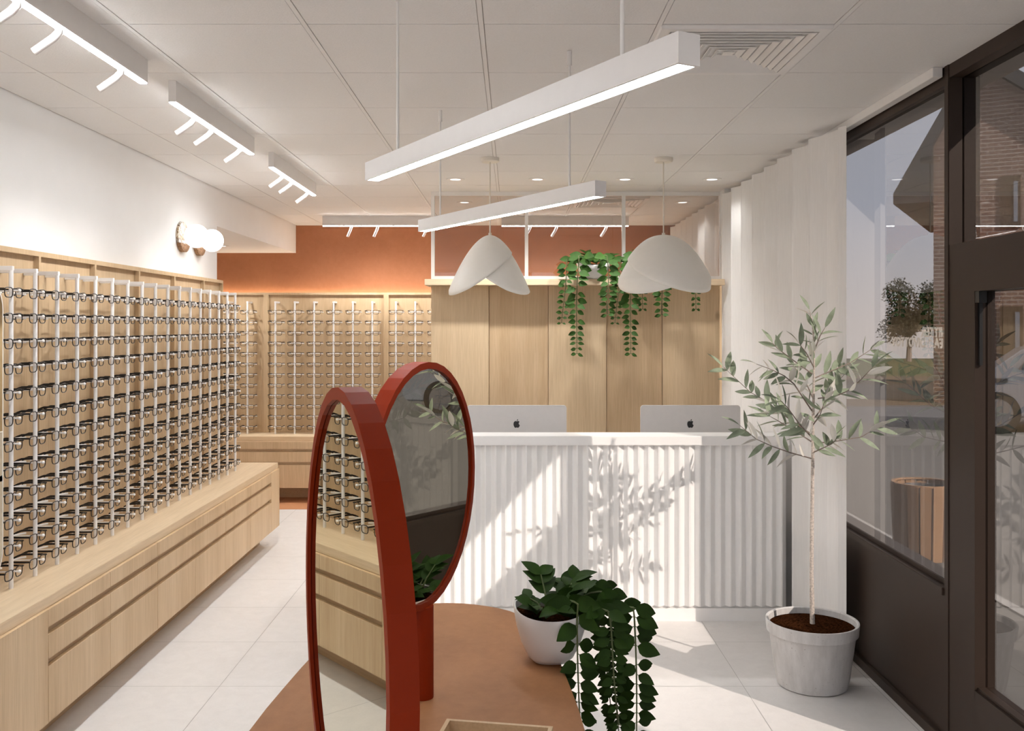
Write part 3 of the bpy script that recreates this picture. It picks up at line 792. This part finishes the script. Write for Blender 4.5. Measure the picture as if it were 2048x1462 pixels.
# ------------------------------------------------------------------ trailing plants
def trailing_plant(label, c, rim, zbase, s, stems, ups, seed, group, leafm='leaf', yaw=0, filt=None):
    rnd = random.Random(seed)
    c = Vector(c)                                        # centre of the rim
    t = thing('trailing_plant', label, 'potted plant', (c.x, c.y, zbase), group)
    H = c.z - zbase
    wob = lambda a, r, z: .010*s*math.cos(2*a)*max(0, (z+H)/H)
    prof = [(rim*.36, -H+.0005), (rim*.48, -H+.003*s), (rim*.62, -H*.88), (rim*.80, -H*.62), (rim*.93, -H*.32), (rim, -.004), (rim*.985, .002), (rim*.94, .0), (rim*.93, -.02*s), (rim*.90, -H*.38)]
    m = MB(); m.lathe(prof, 48, c, capb=True, sq=2.7, wob=wob); m.build('bowl', 'ceramic', t, True, angle=60)
    m = MB(); m.lathe([(rim*.935, -.018*s), (rim*.5, -.010*s), (.0008, -.007*s)], 40, c, sq=2.7, wob=wob); m.build('soil', 'soil', t, True)
    ms, ml = MB(), MB()
    def path(az, out, rise, drop, sway):
        d = Vector((math.cos(az), math.sin(az), 0)); pts = []
        p0 = c + d*(.012*s) + Vector((0,0,-.012*s))
        for i in range(7):
            u = i/6; pts.append(p0 + d*(out*u) + Vector((0,0, rise*math.sin(u*math.pi*.62)/math.sin(math.pi*.62*.81)*1.0)))
        e = pts[-1]; L = drop; nn = max(4, int(L/.02/s*.8)); ph = rnd.uniform(0, 6)
        for i in range(1, nn+1):
            u = i/nn
            pts.append(e + d*(.012*s*math.sin(u*1.5)) + Vector((sway*u + .004*s*math.sin(ph+u*5), .004*s*math.cos(ph+u*4), -L*u)))
        return pts, d
    for az, out, rise, drop, sway, lsz in stems:
        pts, d = path(az, out, rise, drop, sway)
        n = len(pts); ms.tube(pts, [.0032*s*(1-.6*i/n) for i in range(n)], 6)
        i = 2; side = 1
        seglen = [0]
        for a, b2 in zip(pts, pts[1:]): seglen.append(seglen[-1] + (b2-a).length)
        tot = seglen[-1]; dist = .03*s; view = Vector((0, -1, 0))
        while dist < tot:
            j = next(q for q in range(n) if seglen[q] >= dist-1e-9)
            p = pts[j]; tg = (pts[min(j+1, n-1)] - pts[max(j-1, 0)]).normalized()
            u = dist/tot; L = lsz*(1-.62*max(0, u-.25)/.75)*rnd.uniform(.85, 1.12)
            for sd in (-1, 1):
                if rnd.random() < .10: continue
                sidev = Vector((math.cos(rnd.uniform(-.75, .75)), math.sin(rnd.uniform(-.75, .75)), 0))*sd
                dirv = (sidev + tg*rnd.uniform(.05, .45) + Vector((0, -.15, rnd.uniform(-.15, .1)))).normalized()
                upv = Vector((rnd.uniform(-.35, .35), -1, rnd.uniform(.0, .6)))
                b0 = p + dirv*.006*s
                ms.tube([p, b0], .0011*s, 4)
                ml.leaf(b0, dirv, upv, L, L*.62*rnd.uniform(.9, 1.08), rnd.uniform(.05, .25), .22, .78, 6)
            dist += L*.50
    for az, el, ln, lsz in ups:
        d = Vector((math.cos(az)*math.cos(el), math.sin(az)*math.cos(el), math.sin(el)))
        p0 = c + Vector((math.cos(az), math.sin(az), 0))*.02*s + Vector((0,0,-.012*s)); p1 = p0 + d*ln
        ms.tube([p0, p0.lerp(p1, .5) + Vector((0,0,.006*s)), p1], [.003*s, .0025*s, .0018*s], 6)
        for q in (.45, .75, 1.0):
            p = p0.lerp(p1, q)
            for sd in (-1, 1):
                sv = d.cross(Vector((0,0,1))).normalized()*sd
                dv = (d*.7 + sv*rnd.uniform(.4, .9) + Vector((0,0,rnd.uniform(-.2, .35)))).normalized()
                ml.leaf(p, dv, Vector((rnd.uniform(-.3,.3), -.45, 1)), lsz*rnd.uniform(.85, 1.1), lsz*.60, rnd.uniform(.1, .35), .25, .72, 6)
    ms.build('stems', 'stem', t, True); ml.build('foliage', leafm, t, True, angle=80)
    return t
# on the table
pc = Vector(((1102-CX)*2.56/F, 2.575, EYE-(1218-CY)*2.56/F))
trailing_plant('trailing green plant in a white bowl on the terracotta table', pc, .103, TZ, 1.0,
    [(R(-52), .100, .050, .62, .0, .064), (R(-14), .215, .030, .64, .0, .064), (R(8), .150, .05, .55, .03, .056), (R(35), .17, .05, .40, .02, .054), (R(-34), .165, .035, .30, .02, .056)],
    [(R(165), .7, .05, .05), (R(110), 1.0, .10, .062), (R(215), .5, .05, .046), (R(40), .8, .10, .066), (R(-20), .8, .09, .066), (R(-80), .45, .07, .06), (R(-130), .5, .07, .055), (R(70), .5, .10, .06)], 5, 'trailing plants', 'leaf_deep')
# on the shelf
for nm, px, seed in (('left one, above the counter', 1187, 11), ('right one behind the cream pendant', 1292, 11)):
    y = 6.86
    c = Vector(((px-CX)*y/F, y, EYE-(528-CY)*y/F))
    trailing_plant(f'trailing plant in a white pot on the oak shelf, {nm}', c, .125, EYE+.3425, 1.5,
        [(R(-126), .186, .07, .70, -.01, .092), (R(-65), .175, .07, .42, .0, .098), (R(-151), .21, .05, .46, -.02, .072), (R(-15), .31, .05, .36, .02, .060)],
        [(R(120), 1.0, .11, .075), (R(60), .8, .11, .07), (R(185), .7, .10, .07), (R(20), .6, .13, .075), (R(150), .5, .13, .07)], seed, 'trailing plants')

# ------------------------------------------------------------------ olive tree
def olive():
    rnd = random.Random(3)
    Y = 4.30; X = (1624-CX)*Y/F
    t = thing('olive_tree', 'slender potted olive tree in a pale concrete pot beside the window', 'potted tree', (X, Y, 0))
    prof = [(.10, .0), (.148, .0), (.157, .006), (.166, .05), (.192, .240), (.194, .244), (.2035, .246), (.208, .292), (.207, .297), (.200, .298), (.194, .294), (.190, .24)]
    m = MB(); m.lathe(prof, 64, (X, Y, .0005), capb=True); m.build('pot', 'concrete', t, True, angle=35)
    m = MB(); m.lathe([(.1925, .268), (.12, .274), (.001, .280)], 48, (X, Y, 0)); m.build('soil', 'soil', t, True)
    def P(px, py, dy=0): return at(px, py, Y) + Vector(((px-CX)*dy/F, dy, -(py-CY)*dy/F))
    tk = [P(1625, 1253), P(1623, 1150), P(1624, 1040), P(1625.5, 930), P(1626, 834), P(1628, 750), P(1628, 691), P(1624.5, 645), P(1619, 620)]
    m = MB(); m.tube(tk, [.0115, .0095, .0088, .0080, .0068, .0052, .0040, .0028, .0018], 12); m.build('trunk', 'bark', t, True)
    br = [
      [(1623,917,0),(1580,905,-.05),(1545,893,-.09),(1512,878,-.12),(1480,851,-.15)],
      [(1626,887,0),(1675,882,-.04),(1722,874,-.07),(1760,852,-.09)],
      [(1624,884,0),(1590,862,.05),(1555,841,.1),(1535,830,.12)],
      [(1624,822,0),(1588,768,-.06),(1569,752,-.10),(1545,740,-.14),(1513,728,-.2)],
      [(1622,868,0),(1567,830,.10),(1535,804,.16),(1500,784,.22),(1447,734,.28)],
      [(1625,748,0),(1590,723,.03),(1555,697,.06),(1545,686,.08)],
      [(1636,797,.02),(1672,792,-.06),(1700,780,-.12),(1725,756,-.17),(1750,730,-.2)],
      [(1627,757,0),(1662,742,.06),(1700,726,.11),(1725,710,.14),(1748,695,.16)],
      [(1626,905,0),(1655,892,-.10),(1672,880,-.16)],
      [(1624,875,0),(1600,850,-.12),(1575,815,-.2),(1560,800,-.24)],
      [(1627,838,0),(1650,810,.10),(1668,770,.18),(1690,748,.22)],
      [(1629,700,0),(1640,672,-.02),(1650,655,-.03)],
      [(1628,735,0),(1612,705,-.06),(1600,690,-.09)],
      [(1627,800,0),(1610,760,.08),(1590,735,.12)],
      [(1626,850,0),(1640,830,-.12),(1650,800,-.2)],
    ]
    mb, ml = MB(), MB()
    def leaves(pts, L0, start):
        seg = [0]
        for a, b2 in zip(pts, pts[1:]): seg.append(seg[-1]+(b2-a).length)
        tot = seg[-1]; dist = start
        def pos(d):
            for i in range(len(pts)-1):
                if seg[i+1] >= d: return pts[i].lerp(pts[i+1], (d-seg[i])/(seg[i+1]-seg[i])), (pts[i+1]-pts[i]).normalized()
            return pts[-1], (pts[-1]-pts[-2]).normalized()
        sgn = 1
        while dist < tot:
            p, tg = pos(dist)
            sd = tg.cross(Vector((0,-1,0)))
            sd = sd.normalized() if sd.length > .05 else Vector((1,0,0))
            for q in ((sgn,) if rnd.random() < .35 else (1, -1)):
                rv = Vector((rnd.uniform(-.4,.4), rnd.uniform(-.8,.8), rnd.uniform(-.15,.35)))
                dv = (tg*rnd.uniform(.45,.95) + sd*q*rnd.uniform(.4,.85) + rv*.75).normalized()
                upv = Vector((rnd.uniform(-.8,.8), rnd.uniform(-1,.35), rnd.uniform(.1,1)))
                L = L0*rnd.uniform(.72, 1.08)
                ml.leaf(p, dv, upv, L, L*rnd.uniform(.24,.31), rnd.uniform(-.05,.28), .3, .86, 7)
            sgn = -sgn; dist += rnd.uniform(.034, .052)
        dv = (pts[-1]-pts[-2]).normalized() + Vector((rnd.uniform(-.2,.2), rnd.uniform(-.3,.3), rnd.uniform(-.3,.2)))
        ml.leaf(pts[-1], dv, Vector((rnd.uniform(-.4,.4), -.5, 1)), L0*.95, L0*.22, .15, .3, .86, 7)
    for q in br:
        pts = [P(*a) for a in q]
        mb.tube(pts, [.0030*(1-.75*i/(len(pts)-1)) + .0004 for i in range(len(pts))], 6)
        leaves(pts, .108, .04)
    leaves(tk[5:], .088, .03)
    mb.build('branches', 'twig', t, True); ml.build('foliage', 'olive', t, True, angle=80)
olive()

# ------------------------------------------------------------------ shell pendants
def shell_pendant(label, px, shells):
    y = 5.65; x = (px-CX)*y/F; zt = EYE - (470-CY)*y/F
    t = thing('pendant_lamp', label, 'pendant lamp', (x, y, zt), 'shell pendant lamps')
    m = MB(); m.lathe([(.001, -.026), (.050, -.026), (.056, -.020), (.056, 0)], 32, (x, y, CEIL-.0005)); m.build('canopy', 'cream', t, True, angle=35)
    m = MB(); m.tube([(x, y, zt-.01), (x, y, CEIL-.02)], .0042, 8); m.tube([(x, y, zt-.012), (x, y, zt+.012)], .010, 12); m.build('cord', 'cream', t, True)
    for Rr, Hh, pw, sc_, d0, k, low, nm in shells:
        def rad(d):
            q = d/Hh
            return sc_*Rr*(q**pw if q < 1 else 1 - .12*(q-1)**2)
        n, rg = 72, 26; m = MB(); D = []
        for j in range(n):
            ph = 2*math.pi*j/n; d = d0
            for it in range(60): d = .5*d + .5*max(.02, d0 + k*rad(d)*math.cos(ph-low))
            D.append(d)
        for i in range(rg+1):
            for j in range(n):
                ph = 2*math.pi*j/n; d = D[j]*(max(i, .02)/rg)**1.7; r_ = rad(d)
                m.v.append((x + r_*math.cos(ph), y + r_*math.sin(ph), zt - d - (1-sc_)*.25))
        for i in range(rg):
            for j in range(n): m.face([(i+1)*n+j, (i+1)*n+(j+1)%n, i*n+(j+1)%n, i*n+j])
        o = m.build(nm, 'pendant', t, True, angle=80)
        md = o.modifiers.new('thick', 'SOLIDIFY'); md.thickness = .003; md.offset = -1
shell_pendant('cream pendant lamp of two overlapping shells, left one', 980,
    [(.250, .333, .55, 1.0, .19, .717, R(205), 'outer_shell'), (.252, .333, .55, .965, .19, .69, R(-34), 'inner_shell')])
shell_pendant('cream pendant lamp of two overlapping shells, right one before the trailing plants', 1327,
    [(.283, .26, .44, 1.0, .21, .536, R(-53), 'outer_shell'), (.283, .26, .44, .965, .21, .536, R(-130), 'inner_shell')])

# ------------------------------------------------------------------ lettering on the window
t = thing('window_lettering', 'two rows of white lettering on the tall window, reversed from inside', 'lettering', (WR+.034, 4.25, EYE-.09))
for body, yend, zz, sx in (('UNITTER', 3.955, EYE-.0435, 1.30), ('AREA & DIVOTTOY', 4.262, EYE-.0885, 1.28)):
    cu = bpy.data.curves.new('lettering', 'FONT'); cu.body = body; cu.size = .0535; cu.extrude = .0006; cu.align_x = 'RIGHT'; cu.offset = .0026
    cu.materials.append(M['lettering'])
    tmp = bpy.data.objects.new('tmp', cu); COL.objects.link(tmp); bpy.context.view_layer.update()
    me = bpy.data.meshes.new_from_object(tmp.evaluated_get(bpy.context.evaluated_depsgraph_get()))
    bpy.data.objects.remove(tmp); bpy.data.curves.remove(cu)
    me.name = 'lettering'; o = bpy.data.objects.new('lettering', me); COL.objects.link(o); o.parent = t
    o.matrix_local = Matrix.Translation(Vector((WR+.0345, yend, zz)) - t.location) @ Matrix(((0,0,1,0),(1,0,0,0),(0,1,0,0),(0,0,0,1))) @ Matrix.Diagonal((sx, 1, 1, 1))

# ------------------------------------------------------------------ outside
GZ = -.02
def ground(name, mat, y0, y1, x0=1.86, x1=60, z=GZ):
    m = MB(); m.box(x0, x1, y0, y1, z-.05, z); struct(m.build(name, mat))
ground('ground_paving', 'pave', -2.8, 16.0)
ground('ground_forecourt', 'pave', -30, -2.8, -20, 60)
ground('ground_asphalt', 'asphalt', 16.0, 19.4)
ground('ground_verge', 'verge', 19.4, 21.4)
ground('ground_road', 'pave', 21.4, 26.6)
ground('ground_bank', 'verge', 26.6, 31.2)
m = MB(); m.box(1.86, 60, 31.2, 48, GZ-.05, GZ); struct(m.build('ground_lawn', 'grass'))
m = MB(); m.box(1.86, 8.2, 21.36, 21.5, GZ, GZ+.06); tag(m.build('kerb', 'kerb'), 'pale kerb line along the far side of the street outside', 'kerb')
m = MB(); m.box(2.93, 3.00, -4, 6.45, GZ, GZ+.01); m.box(2.93, 3.00, 7.12, 14, GZ, GZ+.01); tag(m.build('kerb', 'kerb'), 'narrow pale kerb strip outside along the shop window', 'kerb')

# slatted planter
def planter():
    X, Y = 2.99, 6.78; r0, r1, H = .205, .225, .53
    t = thing('wooden_planter', 'round slatted wooden planter outside the tall window', 'planter', (X, Y, GZ))
    m = MB(); m.lathe([(r0-.03, 0.0), (r1-.03, H-.03), (r1-.05, H-.03), (r1-.06, H-.06), (.001, H-.06)], 32, (X, Y, GZ), capb=True); m.build('liner', 'strap', t, True)
    n = 16
    for k in range(n):
        a = 2*math.pi*(k+.1)/n; er = Vector((math.cos(a), math.sin(a), 0)); et = Vector((-er.y, er.x, 0))
        w0 = math.pi*r0/n*.86; w1 = math.pi*r1/n*.86
        m = MB(); vs = []
        for rr, w, z in ((r0, w0, .0), (r1, w1, H)):
            for dr, sw in ((-.02, -1), (-.02, 1), (0, 1), (0, -1)):
                vs.append(Vector((X, Y, GZ+z)) + er*(rr+dr) + et*(w*sw))
        m.add(vs, [(0,1,2,3),(4,7,6,5),(0,4,5,1),(1,5,6,2),(2,6,7,3),(3,7,4,0)]); m.build('slat', 'cedar', t, bevel=.002)
    m = MB(); m.lathe([(r1-.028, H-.004), (r1-.028, H+.008), (r1-.004, H+.008), (r1-.004, H-.004)], 40, (X, Y, GZ)); m.build('rim', 'cedar', t)
planter()

# neighbouring brick house, facade turned towards the street
def house():
    t = thing('brick_house', 'brown brick house with a dark gabled roof across the paving outside', 'house', (9.12, 20.2, GZ))
    ang = R(-30); t.rotation_euler = (0, 0, ang); Z = Vector((0,0,0))
    def part(m, name, mat, **kw): return m.build(name, mat, t, offset=Z, **kw)
    m = MB(); m.prism_dir([(0,0,0), (3.2,0,0), (3.2,0,5.55), (.88,0,7.4), (0,0,5.8)], (0, .3, 0)); m.box(3.2, 7.5, 0, .3, 0, 4.2); part(m, 'front_wall', 'brick')
    m = MB(); m.box(.02, .3, .3, 7, 0, 5.0); part(m, 'side_wall', 'brick')
    e = [(-.78, 4.33), (0, 4.33), (0, 5.55), (.88, 7.20), (.88, 7.55), (-.78, 4.56)]
    m = MB(); m.prism_dir([(x, -.25, z) for x, z in e], (0, 7.2, 0)); part(m, 'roof', 'fascia')
    m = MB(); m.prism_dir([(x, -.25, z) for x, z in [(.88, 7.2), (3.4, 5.2), (3.4, 5.5), (.88, 7.55)]], (0, 7.2, 0)); part(m, 'roof', 'fascia')
    m = MB(); m.prism_dir([(x, -.3, z) for x, z in [(3.2, 4.2), (7.8, 4.2), (7.8, 4.45), (3.2, 4.45)]], (0, 7.2, 0)); part(m, 'roof', 'fascia')
    for (x, z, w, h, nm) in ((1.28, 3.72, .38, 1.08, 'window'), (1.28, .02, .42, 2.06, 'door')):
        m = MB(); m.box(x, x+w, -.03, .05, z, z+h); f = part(m, nm, 'ext_door')
        m = MB(); m.box(x+w*.66, x+w*.86, -.045, -.025, z+.12, z+h-.12); m.build('pane', 'ext_glass', f, offset=Z)
house()

def far_tree(label, x, y, h, r, seed):
    rnd = random.Random(seed)
    t = thing('tree', label, 'tree', (x, y, GZ))
    m = MB(); m.tube([(x,y,GZ-.0),(x+.05,y,GZ+h*.35),(x-.03,y,GZ+h*.6)], [.14,.10,.05], 8)
    cl = []
    for k in range(16):
        a = rnd.uniform(0, 6.28); q = Vector((x + r*.62*math.cos(a)*rnd.random()**.5, y + r*.5*math.sin(a), GZ + h*rnd.uniform(.38,.92)))
        cl.append(q); m.tube([(x, y, GZ+h*.3), tuple(q)], [.05,.015], 5)
    m.build('trunk', 'twig', t)
    m = MB()
    for q in cl:
        for k in range(420):
            d = Vector((rnd.gauss(0,1), rnd.gauss(0,1), rnd.gauss(0,1))).normalized()*r*.34*rnd.random()**.45
            m.leaf(q+d, (rnd.uniform(-1,1), rnd.uniform(-1,1), rnd.uniform(-1,.6)), (rnd.uniform(-1,1), -.3, 1), .15, .10, .1, .2, .7, 2)
    m.build('crown', 'far_leaf', t)
far_tree('dark leafy tree on the lawn beyond the street outside', 18.7, 44, 3.7, 2.1, 4)
far_tree('leafy tree on the lawn nearer the brick house', 23.2, 45.5, 2.9, 1.3, 8)

# parked car
def car(gz):
    t = thing('car', 'silver car parked outside the glass door', 'car', (6.86, 14.75, gz))
    t.rotation_euler = (0, 0, R(-25)); X0, Y0, GZ = 0.0, 0.0, 0.0; ZV = Vector((0,0,0))
    side = [(0,.42),(.04,.72),(.20,.90),(.62,.965),(1.05,1.30),(1.55,1.44),(2.3,1.46),(2.95,1.30),(3.45,1.02),(4.2,.88),(4.45,.70),(4.5,.40),(4.4,.26),(.12,.26)]
    def half_w(z): return .90 - .0*z if z < .9 else .90 - (z-.9)*.42
    m = MB(); n = len(side); mid = .90
    vs = []
    for sgn in (-1, 1):
        for x, z in side: vs.append((X0+x, Y0+mid+sgn*half_w(z), GZ+z))
    fs = [tuple(range(n)), tuple(range(n, 2*n))[::-1]] + [(i, n+i, n+(i+1)%n, (i+1)%n) for i in range(n)]
    m.add(vs, fs); o = m.build('body', 'car', t, bevel=.03, smooth=True, angle=50, offset=ZV)
    for sgn in (-1, 1):
        yy = lambda z: Y0+mid+sgn*(half_w(z)+.004)
        for poly in ([(1.0,1.0),(1.22,1.30),(1.60,1.39),(1.85,1.40),(1.85,.99)], [(1.92,.99),(1.92,1.40),(2.30,1.40),(2.85,1.26),(3.15,1.02)]):
            q = MB(); q.prism_dir([(X0+x, yy(z), GZ+z) for x, z in poly], (0, sgn*.004, 0)); q.build('side_window', 'car_glass', t, offset=ZV)
        q = MB(); q.box(X0+.62, X0+.86, yy(.8)-.008, yy(.8)+.008, GZ+.80, GZ+.86); q.build('door_handle', 'strap', t, offset=ZV)
        for wx in (.72, 3.72):
            q = MB(); c = Vector((X0+wx, Y0+mid+sgn*.82, GZ+.325)); q.tube([c - Vector((0,.10,0)), c + Vector((0,.10,0))], .325, 28); w = q.build('wheel', 'tyre', t, True, 0, 40, offset=ZV)
            q = MB(); q.tube([c + Vector((0,sgn*.095,0)), c + Vector((0,sgn*.106,0))], .215, 20)
            for k in range(5):
                a = 2*math.pi*k/5; q.obox(c + Vector((math.cos(a)*.11, sgn*.108, math.sin(a)*.11)), (math.cos(a)*.10, 0, math.sin(a)*.10), (0,.006,0), (-math.sin(a)*.022, 0, math.cos(a)*.022))
            q.build('wheel_rim', 'rim', w, offset=ZV)
    for sgn in (-1, 1):
        q = MB(); q.obox((X0+.08, Y0+mid+sgn*.66, GZ+.78), (.05,0,.02), (0,.20,0), (-.02,0,.05)); q.build('tail_light', 'red', t, offset=ZV)
car(GZ)

# ------------------------------------------------------------------ lights
def spot(loc, target, energy, size, blend=.6, rad=.03, col=(1, .985, .965)):
    l = bpy.data.lights.new('spot', 'SPOT'); l.energy = energy; l.spot_size = R(size); l.spot_blend = blend; l.shadow_soft_size = rad; l.color = col
    o = bpy.data.objects.new('spot', l); COL.objects.link(o); o.location = loc
    o.rotation_euler = (Vector(target)-Vector(loc)).to_track_quat('-Z', 'Y').to_euler()
def area(loc, target, energy, sx, sy, col=(1, .94, .86), spread=180):
    l = bpy.data.lights.new('area', 'AREA'); l.shape = 'RECTANGLE'; l.energy = energy; l.size = sx; l.size_y = sy; l.color = col; l.spread = R(spread)
    o = bpy.data.objects.new('area', l); COL.objects.link(o); o.location = loc
    o.rotation_euler = (Vector(target)-Vector(loc)).to_track_quat('-Z', 'Y').to_euler()
    return o
for x, y, nm in DL:
    cz = CEIL if x > -2 else EYE+.739
    spot((x, y, cz-.012), (x, y, 0), 4 if x > 1.2 else 22, 130, .9)
for y0 in (2.39, 3.867, 5.456):
    for dy in (.265, .51, .97):
        p = Vector((-1.4075, y0+dy, CEIL-.11)) + Vector((-.80, -.02, -.56)).normalized()*.105
        spot(p, p + Vector((-.36, -.02, -.93)), 6, 105, .9, .012)
for x0 in (-1.756, -.097):
    for dx in (.265, .51, .97):
        p = Vector((x0+dx, 8.66, CEIL-.20))
        spot(p, p + Vector((-.1, .30, -.95)), 8, 140, .9, .012)
sun = bpy.data.lights.new('sun', 'SUN'); sun.energy = 14.0; sun.angle = R(.45); sun.color = (1, .955, .90)
so = bpy.data.objects.new('sun', sun); COL.objects.link(so); so.location = (8, -8, 10)
so.rotation_euler = Vector((-.9, 1, -.88)).to_track_quat('-Z', 'Y').to_euler()
w = bpy.data.worlds.new('sky'); sc.world = w; w.use_nodes = True
nt = w.node_tree; nt.nodes.clear()
wo = nt.nodes.new('ShaderNodeOutputWorld'); bg = nt.nodes.new('ShaderNodeBackground')
tcw = nt.nodes.new('ShaderNodeTexCoord'); sep = nt.nodes.new('ShaderNodeSeparateXYZ')
nt.links.new(tcw.outputs['Generated'], sep.inputs[0])
col = ramp(nt, sep.outputs[2], [(.0, (.86, .84, .86)), (.12, (.66, .74, .90)), (.5, (.78, .82, .90)), (1, (.80, .84, .92))])
nt.links.new(col, bg.inputs[0]); bg.inputs[1].default_value = 2.2
nt.links.new(bg.outputs[0], wo.inputs[0])

# ------------------------------------------------------------------ camera, colour
cam = bpy.data.cameras.new('camera'); co = bpy.data.objects.new('camera', cam); COL.objects.link(co)
co.location = (0, 0, EYE); co.rotation_euler = (R(90), 0, 0)
cam.sensor_width = 36; cam.lens = F/2048*36
cam.shift_x = 0; cam.shift_y = -(731-CY)/2048
cam.clip_start = .05; cam.clip_end = 300
sc.camera = co
vs = sc.view_settings; vs.view_transform = 'Standard'; vs.look = 'None'; vs.gamma = 1; vs.exposure = 1.2; vs.use_curve_mapping = False
cy = sc.cycles
cy.max_bounces = 10; cy.diffuse_bounces = 5; cy.glossy_bounces = 5; cy.transparent_max_bounces = 24
cy.sample_clamp_indirect = 6; cy.caustics_reflective = False; cy.caustics_refractive = False
cy.use_denoising = True
